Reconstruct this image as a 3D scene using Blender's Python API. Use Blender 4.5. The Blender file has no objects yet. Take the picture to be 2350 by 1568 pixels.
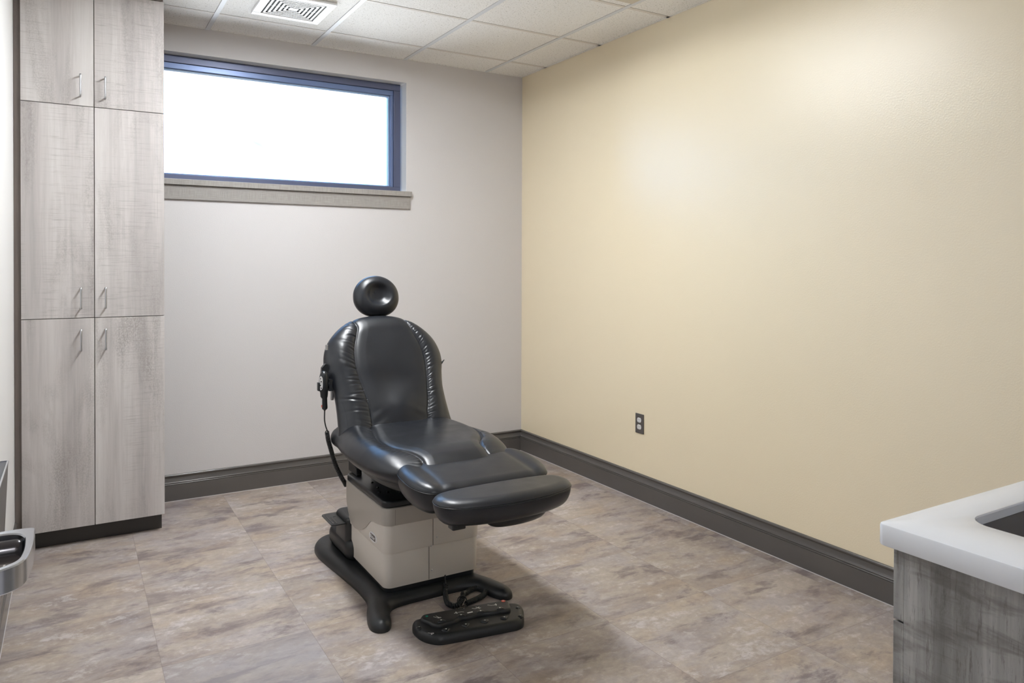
import bpy, bmesh, math, random
import numpy as np
from mathutils import Vector, Matrix, geometry
random.seed(7); rng = np.random.default_rng(7)
C = bpy.context.scene.collection
PI = math.pi
H = 2.699            # ceiling height
XL = -3.035          # left wall
# ------------------------------------------------------------------ materials
def mat(name):
    m = bpy.data.materials.new(name); m.use_nodes = True
    nt = m.node_tree; b = nt.nodes['Principled BSDF']
    return m, nt, b
def pset(b, col=None, rough=None, metal=None, spec=None, coat=None):
    if col is not None: b.inputs['Base Color'].default_value = (*col, 1)
    if rough is not None: b.inputs['Roughness'].default_value = rough
    if metal is not None: b.inputs['Metallic'].default_value = metal
    if spec is not None: b.inputs['Specular IOR Level'].default_value = spec
    if coat is not None: b.inputs['Coat Weight'].default_value = coat
class NB:
    def __init__(s, nt): s.nt = nt; s._c = None
    def n(s, t, **k):
        x = s.nt.nodes.new(t)
        for a, v in k.items(): setattr(x, a, v)
        return x
    def l(s, a, b): s.nt.links.new(a, b)
    def coord(s, scale=(1,1,1), loc=(0,0,0), rot=(0,0,0), kind='Object'):
        if s._c is None: s._c = s.n('ShaderNodeTexCoord')
        mp = s.n('ShaderNodeMapping'); s.l(s._c.outputs[kind], mp.inputs[0])
        mp.inputs['Location'].default_value = loc; mp.inputs['Scale'].default_value = scale
        mp.inputs['Rotation'].default_value = rot
        return mp.outputs[0]
    def noise(s, vec, scale=5, detail=4, rough=.5, dist=0):
        x = s.n('ShaderNodeTexNoise'); s.l(vec, x.inputs['Vector'])
        x.inputs['Scale'].default_value = scale; x.inputs['Detail'].default_value = detail
        x.inputs['Roughness'].default_value = rough; x.inputs['Distortion'].default_value = dist
        return x.outputs['Fac']
    def ramp(s, fac, stops, interp='LINEAR'):
        r = s.n('ShaderNodeValToRGB'); s.l(fac, r.inputs[0]); r.color_ramp.interpolation = interp
        e = r.color_ramp.elements
        while len(e) < len(stops): e.new(.5)
        for k, (p, c) in enumerate(stops):
            e[k].position = p; e[k].color = (c, c, c, 1) if isinstance(c, (int, float)) else (*c, 1)
        return r.outputs[0]
    def mix(s, f, a, b, mode='MIX'):
        x = s.n('ShaderNodeMix', data_type='RGBA', blend_type=mode)
        for sock, v in ((x.inputs[0], f), (x.inputs[6], a), (x.inputs[7], b)):
            if isinstance(v, (int, float)): sock.default_value = v
            elif isinstance(v, tuple): sock.default_value = (*v, 1)
            else: s.l(v, sock)
        return x.outputs[2]
    def math(s, op, a, b=0., c=0.):
        x = s.n('ShaderNodeMath', operation=op)
        for sock, v in zip(x.inputs, (a, b, c)):
            if isinstance(v, (int, float)): sock.default_value = v
            else: s.l(v, sock)
        return x.outputs[0]
    def bump(s, h, dist=.001, strength=1., b=None):
        x = s.n('ShaderNodeBump'); x.inputs['Distance'].default_value = dist
        x.inputs['Strength'].default_value = strength; s.l(h, x.inputs['Height'])
        if b is not None: s.l(x.outputs[0], b.inputs['Normal'])
        return x.outputs[0]
def plain(name, col, rough=.5, metal=0., spec=.5, bump=None, bscale=200, var=0):
    m, nt, b = mat(name); pset(b, col, rough, metal, spec); N = NB(nt)
    v = N.coord()
    if var:
        f = N.noise(v, 6, 3); dk = tuple(c*(1-var) for c in col); lt = tuple(min(1, c*(1+var)) for c in col)
        N.l(N.ramp(f, [(.3, dk), (.7, lt)]), b.inputs['Base Color'])
    if bump: N.bump(N.noise(v, bscale, 3), bump, 1., b)
    return m
def wallpaint(name, col, rough, spec=.5):
    m, nt, b = mat(name); pset(b, col, rough, 0, spec); N = NB(nt)
    v = N.coord()
    f = N.noise(v, 1.3, 3)
    N.l(N.ramp(f, [(.3, tuple(c*.985 for c in col)), (.7, tuple(min(1, c*1.01) for c in col))]), b.inputs['Base Color'])
    h = N.noise(v, 160, 4, .6)
    N.bump(h, .0011, .5, b)
    return m
M = {}
M['wall_grey'] = wallpaint('grey_paint', (.63, .61, .615), .5, .45)
M['wall_cream'] = wallpaint('cream_paint', (.875, .765, .56), .31, .8)
M['wall_white'] = wallpaint('white_paint', (.76, .76, .76), .5, .4)
M['trim'] = plain('taupe_trim_paint', (.105, .097, .092), .2, 0, .6, .0002, 40, .03)
M['black_plastic'] = plain('black_plastic', (.012, .0135, .015), .40, 0, .5, .0002, 500)
M['black_satin'] = plain('black_satin_plastic', (.012, .014, .016), .32, 0, .5, .0002, 400)
M['black_gloss'] = plain('gloss_black', (.012, .012, .013), .15)
M['dark'] = plain('dark_gap', (.02, .018, .016), .8)
M['cream_shell'] = plain('cream_shell', (.67, .63, .575), .40, 0, .4, .0001, 900)
M['taupe_shell'] = plain('taupe_shell', (.42, .39, .35), .38, 0, .4, .0001, 900)
M['steel'] = plain('brushed_steel', (.55, .55, .56), .32, 1.)
M['nickel'] = plain('satin_nickel', (.52, .53, .55), .3, 1.)
M['chrome'] = plain('satin_chrome', (.62, .64, .68), .2, 1.)
M['dark_metal'] = plain('dark_bronze_metal', (.09, .085, .09), .22, .9)
M['sink_steel'] = plain('sink_steel', (.26, .25, .245), .45, .2)
M['quartz'] = plain('white_quartz', (.86, .885, .92), .16, 0, .5, None, 1, .012)
M['white_plastic'] = plain('white_plastic', (.78, .78, .78), .35)
M['grid_white'] = plain('white_grid_metal', (.70, .72, .75), .5)
M['plate_grey'] = plain('grey_plate', (.10, .09, .085), .3)
M['white_ink'] = plain('white_ink', (.9, .9, .88), .6)
M['green_ink'] = plain('green_ink', (.0, .45, .30), .6)
M['red_ink'] = plain('red_ink', (.75, .16, .12), .5)
M['silver_label'] = plain('silver_label', (.80, .80, .82), .3, 0)
M['frame'] = plain('flare_tinted_bronze_frame', (.11, .125, .205), .33, .3)  # dark bronze with the window's bluish light mixed into the colour
M['caulk'] = plain('caulk', (.55, .53, .53), .5)
M['door'] = plain('door_paint', (.6, .58, .56), .45)
def m_emit(name, col, s):
    m = bpy.data.materials.new(name); m.use_nodes = True; nt = m.node_tree; nt.nodes.clear()
    e = nt.nodes.new('ShaderNodeEmission'); o = nt.nodes.new('ShaderNodeOutputMaterial')
    e.inputs[0].default_value = (*col, 1); e.inputs[1].default_value = s
    nt.links.new(e.outputs[0], o.inputs[0]); return m
LENS = 88.
M['lens'] = m_emit('lamp_lens', (.955, .98, 1.), LENS)
M['fill_lens'] = m_emit('corridor_fill_lens', (.96, .98, 1.), 42.)  # glow of the added corridor fill lamp
def m_glass():
    m = bpy.data.materials.new('window_glass'); m.use_nodes = True; nt = m.node_tree; nt.nodes.clear()
    t = nt.nodes.new('ShaderNodeBsdfTransparent'); g = nt.nodes.new('ShaderNodeBsdfGlossy'); f = nt.nodes.new('ShaderNodeFresnel')
    mx = nt.nodes.new('ShaderNodeMixShader'); o = nt.nodes.new('ShaderNodeOutputMaterial')
    t.inputs[0].default_value = (.93, .97, 1, 1); g.inputs['Roughness'].default_value = .0; f.inputs[0].default_value = 1.5
    nt.links.new(f.outputs[0], mx.inputs[0]); nt.links.new(t.outputs[0], mx.inputs[1]); nt.links.new(g.outputs[0], mx.inputs[2]); nt.links.new(mx.outputs[0], o.inputs[0])
    return m
M['glass'] = m_glass()
def m_leather(name, wr=0):
    m, nt, b = mat(name); N = NB(nt); v = N.coord()
    f = N.noise(v, 7, 3)
    N.l(N.ramp(f, [(.3, (.0075, .009, .0125)), (.75, (.013, .015, .020))]), b.inputs['Base Color'])
    b.inputs['Roughness'].default_value = .37; b.inputs['Specular IOR Level'].default_value = .56
    h1 = N.noise(v, 420, 3, .6); h2 = N.noise(v, 30, 3, .5)
    h = N.math('ADD', N.math('MULTIPLY', h1, .4), N.math('MULTIPLY', h2, .6))
    N.bump(h, .0008, .5, b)
    r = N.ramp(N.noise(v, 15, 4), [(.3, .30), (.7, .38)])
    N.l(r, b.inputs['Roughness'])
    return m
M['leather'] = m_leather('black_leather')
def m_ceiling():
    m, nt, b = mat('acoustic_tile'); N = NB(nt); v = N.coord(); pset(b, (.72, .70, .67), .85, 0, .2)
    n1 = N.noise(v, 120, 2, .5); n2 = N.noise(N.coord(scale=(1, 1.4, 1)), 230, 2, .6)
    s1 = N.ramp(n1, [(.33, 0.), (.365, 1.)]); s2 = N.ramp(n2, [(.33, 0.), (.38, 1.)])
    s = N.math('MULTIPLY', s1, s2)
    base = N.ramp(N.noise(v, 260, 3, .6), [(.3, (.86, .85, .83)), (.7, (.93, .92, .90))])
    N.l(N.mix(s, (.58, .56, .53), base), b.inputs['Base Color'])
    N.bump(N.math('ADD', s, N.math('MULTIPLY', n2, .5)), .002, .5, b)
    return m
M['ceiling'] = m_ceiling()
def m_floor():
    m, nt, b = mat('mottled_floor_tile'); N = NB(nt)
    T = .4955
    tc = N.coord(loc=(.567/T, 1.38/T, 0), scale=(1/T, 1/T, 1))
    fl = N.n('ShaderNodeVectorMath', operation='FLOOR'); N.l(tc, fl.inputs[0])
    fr = N.n('ShaderNodeVectorMath', operation='FRACTION'); N.l(tc, fr.inputs[0])
    wn = N.n('ShaderNodeTexWhiteNoise', noise_dimensions='2D'); N.l(fl.outputs[0], wn.inputs['Vector'])
    off = N.n('ShaderNodeVectorMath', operation='SCALE'); N.l(wn.outputs['Color'], off.inputs[0]); off.inputs['Scale'].default_value = 30.
    ad = N.n('ShaderNodeVectorMath', operation='ADD'); N.l(tc, ad.inputs[0]); N.l(off.outputs[0], ad.inputs[1])
    def st(sx, sy, rz=0.):
        mp = N.n('ShaderNodeMapping'); N.l(ad.outputs[0], mp.inputs[0]); mp.inputs['Scale'].default_value = (sx, sy, 1)
        mp.inputs['Rotation'].default_value = (0, 0, rz); return mp.outputs[0]
    a = N.noise(st(1.0, 1.7, .0), 1.5, 8, .62, .25)      # broad clouds
    c = N.noise(st(1.0, 2.3, .03), 1.7, 11, .70, .3)    # darker wisps
    d = N.noise(st(2, 2.6), 7, 8, .72, .3)              # fine
    w = N.noise(st(1.2, 2.0, -.04), 1.6, 10, .68, .3)
    base = N.ramp(a, [(.30, (.20, .165, .16)), (.42, (.30, .25, .225)), (.54, (.375, .320, .275)), (.72, (.41, .36, .32))])
    lav = N.ramp(w, [(.47, 0.), (.60, 1.)])
    base = N.mix(N.math('MULTIPLY', lav, .65), base, (.36, .325, .33))
    tan = N.ramp(N.noise(st(1.2, 2.2, .05), 1.4, 5, .55), [(.50, 0.), (.66, 1.)])
    base = N.mix(N.math('MULTIPLY', tan, .45), base, (.40, .305, .215))
    dk = N.ramp(c, [(.37, 1.), (.47, 0.)])
    base = N.mix(N.math('MULTIPLY', dk, .80), base, (.150, .120, .125))
    hi = N.ramp(N.math('MULTIPLY', c, N.math('ADD', d, .5)), [(.56, 0.), (.68, 1.)])
    base = N.mix(N.math('MULTIPLY', hi, .6), base, (.50, .465, .465))
    base = N.mix(.38, base, N.ramp(d, [(.3, .25), (.7, .75)]), 'OVERLAY')
    fs = N.n('ShaderNodeSeparateXYZ'); N.l(fl.outputs[0], fs.inputs[0])
    cool = N.math('MULTIPLY', N.math('COMPARE', fs.outputs[0], -4., .1), N.math('COMPARE', fs.outputs[1], -2., .1))
    cool = N.math('MULTIPLY', cool, N.ramp(a, [(.3, .30), (.7, .55)]))
    base = N.mix(cool, base, (.255, .25, .275))
    # tile to tile brightness
    tv = N.ramp(wn.outputs['Value'], [(0., .92), (1., 1.08)])
    base = N.mix(1., base, tv, 'MULTIPLY')
    sp = N.n('ShaderNodeSeparateXYZ'); N.l(fr.outputs[0], sp.inputs[0])
    def edge(o):
        q = N.math('ABSOLUTE', N.math('SUBTRACT', o, .5)); return N.math('GREATER_THAN', q, .5-.0022)
    e = N.math('MAXIMUM', edge(sp.outputs[0]), edge(sp.outputs[1]))
    base = N.mix(N.math('MULTIPLY', e, .45), base, (.16, .13, .12))
    N.l(base, b.inputs['Base Color'])
    N.l(N.ramp(d, [(.3, .36), (.7, .50)]), b.inputs['Roughness']); b.inputs['Specular IOR Level'].default_value = .4
    N.bump(N.math('SUBTRACT', N.math('MULTIPLY', d, .35), e), .0008, .6, b)
    return m
M['floor'] = m_floor()
def m_wood(name, lo, mid, hi, seed=0., dark=(.13,.11,.10), gc=.13, diag=0.):
    m, nt, b = mat(name); N = NB(nt)
    v0 = N.coord(loc=(seed, seed*1.7, seed*.6))
    def st(s, r=(0,0,0)):
        return N.coord(loc=(seed, seed*1.7, seed*.6), scale=s, rot=r)
    grain = N.noise(st((34, 34, 1.6)), 1.6, 7, .62, .6)
    board = N.noise(st((9, 9, .25)), 1., 2, .3)
    blot = N.noise(st((5, 5, 1.1)), 1.3, 6, .6, .8)
    saw = N.noise(st((5, 5, 120), (0, .05, 0)), 1.5, 4, .65, .5)
    col = N.ramp(N.math('ADD', N.math('MULTIPLY', grain, .16), N.math('MULTIPLY', board, .84)), [(.36, lo), (.5, mid), (.62, hi)])
    sm = N.ramp(blot, [(.50, 0.), (.70, 1.)])
    spk = N.ramp(N.noise(st((70, 70, 45)), 2.5, 6, .8), [(.40, 1.), (.60, .12)])
    col = N.mix(N.math('MULTIPLY', N.math('MULTIPLY', sm, spk), .75), col, dark)
    sawm = N.ramp(N.noise(st((6, 6, .5)), 1.2, 2), [(.47, 0.), (.58, 1.)])
    sawv = N.ramp(saw, [(.36, 1.), (.47, 0.)])
    col = N.mix(N.math('MULTIPLY', N.math('MULTIPLY', sawm, sawv), .34), col, dark)
    col = N.mix(gc, col, N.ramp(grain, [(.3, .2), (.7, .8)]), 'OVERLAY')
    if diag:
        dg = N.noise(st((1, 4.5, 22), (.55, 0, 0)), 1.5, 4, .6, .35)
        col = N.mix(N.math('MULTIPLY', N.ramp(dg, [(.36, 1.), (.50, 0.)]), diag), col, dark)
        tk = N.noise(st((90, 90, 9)), 1.5, 5, .8)
        col = N.mix(N.math('MULTIPLY', N.ramp(tk, [(.36, 1.), (.46, 0.)]), diag*1.1), col, dark)
    N.l(col, b.inputs['Base Color']); b.inputs['Roughness'].default_value = .48; b.inputs['Specular IOR Level'].default_value = .35
    N.bump(N.math('ADD', grain, N.math('MULTIPLY', saw, .4)), .0008, .35, b)
    return m
for k in range(6):
    M['wood%d' % k] = m_wood('weathered_oak_laminate_%d' % k, (.43, .40, .388), (.515, .483, .468), (.575, .545, .528), seed=3.7*k+1.3, dark=(.24, .215, .20))
M['wood_side'] = m_wood('weathered_oak_shaded_panel', (.27, .265, .255), (.36, .355, .345), (.44, .435, .42), seed=9.1, dark=(.12, .105, .095), gc=.35, diag=.5)  # same laminate as the doors, darkened in colour for its shade
M['wood_edge'] = m_wood('weathered_oak_edge', (.15, .125, .11), (.20, .17, .15), (.25, .22, .20), seed=5.5)
M['sill'] = plain('grey_linen_laminate', (.36, .33, .30), .4)
def m_linen():
    m, nt, b = mat('linen_laminate'); N = NB(nt)
    a = N.noise(N.coord(scale=(300, 1, 12)), 1.5, 4); c = N.noise(N.coord(scale=(10, 1, 300)), 1.5, 4)
    s = N.math('ADD', N.math('MULTIPLY', a, .5), N.math('MULTIPLY', c, .5))
    N.l(N.ramp(s, [(.35, (.235, .218, .205)), (.65, (.39, .367, .35))]), b.inputs['Base Color']); b.inputs['Roughness'].default_value = .38
    return m
M['sill'] = m_linen()
# ------------------------------------------------------------------ helpers
def mesh_obj(name, V, F, m, parent=None, smooth=False, angle=None):
    me = bpy.data.meshes.new(name); me.from_pydata([tuple(map(float, v)) for v in V], [], [tuple(map(int, f)) for f in F])
    me.update(); o = bpy.data.objects.new(name, me); C.objects.link(o); me.materials.append(m)
    if smooth or angle:
        me.polygons.foreach_set('use_smooth', [True]*len(me.polygons))
    if angle:
        me.set_sharp_from_angle(angle=math.radians(angle))
    if parent is not None:
        o.parent = parent
        o.matrix_parent_inverse = parent.matrix_basis.inverted()
    return o
class MB:
    def __init__(s): s.V = []; s.F = []
    def add(s, V, F):
        n = len(s.V); s.V += [tuple(v) for v in V]; s.F += [tuple(i+n for i in f) for f in F]; return s
    def box(s, x0, x1, y0, y1, z0, z1):
        V = [(x0,y0,z0),(x1,y0,z0),(x1,y1,z0),(x0,y1,z0),(x0,y0,z1),(x1,y0,z1),(x1,y1,z1),(x0,y1,z1)]
        return s.add(V, [(3,2,1,0),(4,5,6,7),(0,1,5,4),(1,2,6,5),(2,3,7,6),(3,0,4,7)])
    def rings(s, R, closed=True, cap0=True, cap1=True):
        n = len(R[0]); V = [p for r in R for p in r]; F = []
        for i in range(len(R)-1):
            for j in range(n if closed else n-1):
                k = (j+1) % n; F.append((i*n+j, i*n+k, (i+1)*n+k, (i+1)*n+j))
        if cap0: F.append(tuple(range(n-1, -1, -1)))
        if cap1: F.append(tuple((len(R)-1)*n+j for j in range(n)))
        return s.add(V, F)
    def tube(s, P, r, n=10, cap=True):
        P = [Vector(q) for q in P]; R = []; T0 = (P[1]-P[0]).normalized()
        up = Vector((0,0,1)) if abs(T0.z) < .9 else Vector((1,0,0)); nrm = T0.cross(up).normalized()
        for i, q in enumerate(P):
            T = (P[min(i+1, len(P)-1)]-P[max(i-1, 0)]).normalized()
            nrm = (nrm - T*nrm.dot(T)).normalized(); bn = T.cross(nrm)
            rr = r[i] if isinstance(r, (list, tuple)) else r
            R.append([tuple(q+(nrm*math.cos(2*PI*k/n)+bn*math.sin(2*PI*k/n))*rr) for k in range(n)])
        return s.rings(R, True, cap, cap)
    def sphere(s, c, r, n=14, sq=(1,1,1)):
        R = []
        for i in range(1, n):
            t = PI*i/n; R.append([(c[0]+r*sq[0]*math.sin(t)*math.cos(2*PI*k/n), c[1]+r*sq[1]*math.sin(t)*math.sin(2*PI*k/n), c[2]-r*sq[2]*math.cos(t)) for k in range(n)])
        return s.rings(R)
    def build(s, name, m, parent=None, bevel=0, smooth=False, angle=None, seg=2):
        o = mesh_obj(name, s.V, s.F, m, parent, smooth or bevel > 0, angle if angle else (40 if bevel > 0 else None))
        if bevel:
            b = o.modifiers.new('bevel', 'BEVEL'); b.width = bevel; b.segments = seg; b.limit_method = 'ANGLE'; b.angle_limit = math.radians(35); b.harden_normals = True
        return o
def box(name, x0, x1, y0, y1, z0, z1, m, parent=None, bevel=0):
    return MB().box(min(x0,x1), max(x0,x1), min(y0,y1), max(y0,y1), min(z0,z1), max(z0,z1)).build(name, m, parent, bevel)
def empty(name, loc=(0,0,0)):
    o = bpy.data.objects.new(name, None); C.objects.link(o); o.location = loc; o.empty_display_size = .1
    bpy.context.view_layer.update() if False else None
    o.matrix_basis = Matrix.Translation(loc); return o
def tag(o, label=None, cat=None, group=None, kind=None):
    if label: o['label'] = label
    if cat: o['category'] = cat
    if group: o['group'] = group
    if kind: o['kind'] = kind
    return o
def S(o): o['kind'] = 'structure'; return o
def rrect(x0, x1, y0, y1, r, n=8):
    P = []
    for cx, cy, a in ((x1-r, y1-r, 0), (x0+r, y1-r, 90), (x0+r, y0+r, 180), (x1-r, y0+r, 270)):
        for k in range(n+1):
            t = math.radians(a+90*k/n); P.append((cx+r*math.cos(t), cy+r*math.sin(t)))
    return P
def rprism(mb, x0, x1, y0, y1, z0, z1, r, e=.004, ne=3, n=8):
    R = []
    for k in range(ne+1):
        t = PI/2*k/ne; i = e*(1-math.sin(t)); R.append([(*q, z0+e*(1-math.cos(t))) for q in rrect(x0+i, x1-i, y0+i, y1-i, max(r-i, 1e-4), n)])
    for k in range(ne+1):
        t = PI/2*(1-k/ne); i = e*(1-math.sin(t)); R.append([(*q, z1-e*(1-math.cos(t))) for q in rrect(x0+i, x1-i, y0+i, y1-i, max(r-i, 1e-4), n)])
    return mb.rings(R)
def catmull(P, per=12, closed=True):
    P = [np.array(q, float) for q in P]; n = len(P); out = []
    rng_ = range(n if closed else n-1)
    for i in rng_:
        if closed: a, b, c, d = P[(i-1) % n], P[i], P[(i+1) % n], P[(i+2) % n]
        else: a, b, c, d = P[max(i-1, 0)], P[i], P[i+1], P[min(i+2, n-1)]
        for k in range(per):
            t = k/per
            out.append(.5*((2*b)+(-a+c)*t+(2*a-5*b+4*c-d)*t*t+(-a+3*b-3*c+d)*t**3))
    if not closed: out.append(P[-1])
    return np.array(out)
def resample(P, n, closed=True):
    Q = np.vstack([P, P[:1]]) if closed else P
    s = np.r_[0, np.cumsum(np.linalg.norm(np.diff(Q, axis=0), axis=1))]
    t = np.linspace(0, s[-1], n, endpoint=not closed)
    return np.stack([np.interp(t, s, Q[:, k]) for k in range(Q.shape[1])], 1)
def dist_poly(P, poly, closed=False):
    """distance, arclength and side of points P to a polyline"""
    poly = np.asarray(poly, float)
    A = poly if not closed else np.vstack([poly, poly[:1]])
    a = A[:-1]; d = A[1:]-a; L2 = (d**2).sum(1)+1e-12; L = np.sqrt(L2); s0 = np.r_[0, np.cumsum(L)[:-1]]
    best = np.full(len(P), 1e9); arc = np.zeros(len(P)); side = np.zeros(len(P))
    for i in range(len(a)):
        w = P-a[i]; t = np.clip((w@d[i])/L2[i], 0, 1); q = w-t[:, None]*d[i]; dd = np.sqrt((q**2).sum(1))
        m = dd < best; best[m] = dd[m]; arc[m] = (s0[i]+t*L[i])[m]; side[m] = np.sign(d[i][0]*w[:, 1]-d[i][1]*w[:, 0])[m]
    return best, arc, side
def vnormals(V, F4):
    N = np.zeros_like(V); F = np.asarray(F4)
    n = np.cross(V[F[:, 2]]-V[F[:, 0]], V[F[:, 3]]-V[F[:, 1]])
    for k in range(4): np.add.at(N, F[:, k], n)
    return N/(np.linalg.norm(N, axis=1)[:, None]+1e-12)
def prof(x): x = np.clip(x, 0, 1); return np.sqrt(1-(1-x)**2)
def cushion(name, outline, cen, wt, ht, wb, hb, m, parent, frame=None, zmid=0., top=None, bot=None, disp=None, ns=220, nr=46, nb=14, power=2.2):
    """upholstered pad: star shaped outline (u,v), rounded rim, top(u,v)/bot(u,v) extra height, disp = displacement along the normal"""
    out = resample(catmull(outline, 14), ns); cen = np.array(cen, float)
    t = np.linspace(0, 1, nr+1)[1:]; s_top = 1-(1-t)**power
    t2 = np.linspace(0, 1, nb+1)[1:]; s_bot = 1-(1-t2)**power
    def layer(sarr, w, h, ex, sg):
        UV = np.concatenate([cen+(out-cen)*s for s in sarr]); d, _, _ = dist_poly(UV, out, True)
        z = zmid+sg*h*prof(d/w)
        if ex is not None: z = z+ex(UV[:, 0], UV[:, 1])*prof(d/w)
        return UV, z
    UVt, zt = layer(s_top[:-1], wt, ht, top, 1)
    UVb, zb = layer(s_bot[:-1], wb, hb, bot, -1)
    rim = out; ct = np.array([[*cen]]); c1 = zmid+ht+(top(ct[:, 0], ct[:, 1])[0] if top else 0); c0 = zmid-hb
    # order: center top, rings outwards, rim, bottom rings inwards, center bottom
    V = [np.r_[cen, c1][None]]
    V.append(np.c_[UVt, zt]); V.append(np.c_[rim, np.full(ns, zmid)])
    ub = UVb.reshape(-1, ns, 2)[::-1].reshape(-1, 2); zb2 = zb.reshape(-1, ns)[::-1].reshape(-1)
    V.append(np.c_[ub, zb2]); V.append(np.r_[cen, c0][None])
    V = np.concatenate(V); nrings = (nr-1)+1+(nb-1); F = []
    for j in range(ns): F.append((0, 1+j, 1+(j+1) % ns, 1+(j+1) % ns))
    Q = []
    for i in range(nrings-1):
        for j in range(ns):
            k = (j+1) % ns; Q.append((1+i*ns+j, 1+(i+1)*ns+j, 1+(i+1)*ns+k, 1+i*ns+k))
    last = len(V)-1; b0 = 1+(nrings-1)*ns
    # orientation check: outline must be ccw
    area = 0.5*np.sum(out[:, 0]*np.roll(out[:, 1], -1)-np.roll(out[:, 0], -1)*out[:, 1])
    if disp is not None:
        N = vnormals(V, Q)
        if area < 0: N = -N
        onTop = np.zeros(len(V), bool); onTop[:1+nr*ns] = True
        V = V+N*disp(V[:, 0], V[:, 1], onTop, V[:, 2])[:, None]
    tris = [(0, 1+j, 1+(j+1) % ns) for j in range(ns)]+[(b0+j, last, b0+(j+1) % ns) for j in range(ns)]
    Fa = Q+tris
    if area < 0: Fa = [tuple(reversed(f)) for f in Fa]
    if frame is not None:
        O, U, W, Nn = [np.array(q, float) for q in frame]; V = O+V[:, :1]*U+V[:, 1:2]*W+V[:, 2:]*Nn
    return mesh_obj(name, V, Fa, m, parent, True)
def field(name, outline, hfun, z0, step, m, parent, frame=None, ns=260, insets=(.0008,.002,.004,.007,.011,.016,.022,.03)):
    """solid with arbitrary outline whose top height is hfun(u,v,d) (d = distance to outline)"""
    out = resample(catmull(outline, 12), ns)
    area = 0.5*np.sum(out[:, 0]*np.roll(out[:, 1], -1)-np.roll(out[:, 0], -1)*out[:, 1])
    if area < 0: out = out[::-1].copy()
    tang = np.roll(out, -1, 0)-np.roll(out, 1, 0); tang /= np.linalg.norm(tang, axis=1)[:, None]; nin = np.c_[-tang[:, 1], tang[:, 0]]
    pts = [out]
    for ins in insets:
        q = out+nin*ins; d, _, _ = dist_poly(q, out, True); pts.append(q[d > ins*.93])
    gx, gy = np.meshgrid(np.arange(out[:, 0].min(), out[:, 0].max(), step), np.arange(out[:, 1].min(), out[:, 1].max(), step))
    g = np.c_[gx.ravel(), gy.ravel()]
    # inside test
    x, y = g[:, 0], g[:, 1]; ins_ = np.zeros(len(g), bool)
    for i in range(len(out)):
        a, b = out[i], out[(i+1) % len(out)]
        c = ((a[1] > y) != (b[1] > y)) & (x < (b[0]-a[0])*(y-a[1])/(b[1]-a[1]+1e-15)+a[0]); ins_ ^= c
    g = g[ins_]; d, _, _ = dist_poly(g, out, True); pts.append(g[d > insets[-1]+step*.4])
    P = np.concatenate(pts)
    r = geometry.delaunay_2d_cdt([Vector(p) for p in P], [], [list(range(ns))], 1, 1e-6)
    V2 = np.array([tuple(v) for v in r[0]]); T = [tuple(f) for f in r[2]]
    d, _, _ = dist_poly(V2, out, True); z = hfun(V2[:, 0], V2[:, 1], d)
    orig = r[3]; idx = {}
    for i, o in enumerate(orig):
        for q in o:
            if q < ns: idx[q] = i
    V = np.c_[V2, z].tolist(); n0 = len(V)
    loop = [idx[q] for q in range(ns)]
    for i in loop: V.append([V2[i][0], V2[i][1], z0])
    F = list(T)
    for j in range(ns):
        k = (j+1) % ns; F.append((loop[j], n0+j, n0+k, loop[k]))
    F.append(tuple(n0+j for j in range(ns-1, -1, -1)))
    V = np.array(V)
    if frame is not None:
        O, U, W, Nn = [np.array(q, float) for q in frame]; V = O+V[:, :1]*U+V[:, 1:2]*W+V[:, 2:]*Nn
    o = mesh_obj(name, V, F, m, parent, True, 50)
    bm = bmesh.new(); bm.from_mesh(o.data); bmesh.ops.recalc_face_normals(bm, faces=bm.faces); bm.to_mesh(o.data); bm.free()
    return o
def helix(path, R, r, pitch, seg=10, n=5, closed=False):
    P = resample(catmull(path, 14, False), 400, False); L = np.sum(np.linalg.norm(np.diff(P, axis=0), axis=1)); turns = L/pitch
    N = int(turns*seg); Q = resample(P, N, False); out = []
    nrm = Vector((0, 0, 1)); 
    for i in range(N):
        T = Vector(Q[min(i+1, N-1)]-Q[max(i-1, 0)]).normalized(); nrm = nrm-T*nrm.dot(T)
        if nrm.length < 1e-4: nrm = T.orthogonal()
        nrm.normalize(); b = T.cross(nrm); a = 2*PI*i/seg
        out.append(tuple(Vector(Q[i])+(nrm*math.cos(a)+b*math.sin(a))*R))
    return MB().tube(out, r, n)
# ------------------------------------------------------------------ camera
f, yaw, pit, rol, py = (1704.587942, 0.534897, 0.010071, 0.002906, 622.147512)
Cc = Vector((-2.80486, -4.59561, 1.35335))
fw = Vector((math.sin(yaw), math.cos(yaw), 0)); rt = Vector((math.cos(yaw), -math.sin(yaw), 0)); up = Vector((0,0,1))
a2 = fw*math.cos(pit)-up*math.sin(pit); u2 = up*math.cos(pit)+fw*math.sin(pit)
r3 = rt*math.cos(rol)+u2*math.sin(rol); u3 = u2*math.cos(rol)-rt*math.sin(rol)
cd = bpy.data.cameras.new('camera'); cam = bpy.data.objects.new('camera', cd); C.objects.link(cam)
cam.matrix_world = Matrix(((r3.x, u3.x, -a2.x, Cc.x), (r3.y, u3.y, -a2.y, Cc.y), (r3.z, u3.z, -a2.z, Cc.z), (0,0,0,1)))
cd.sensor_width = 36; cd.lens = f/2350*36; cd.shift_y = -(784-py)/2350; cd.clip_start = .01
bpy.context.scene.camera = cam
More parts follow.
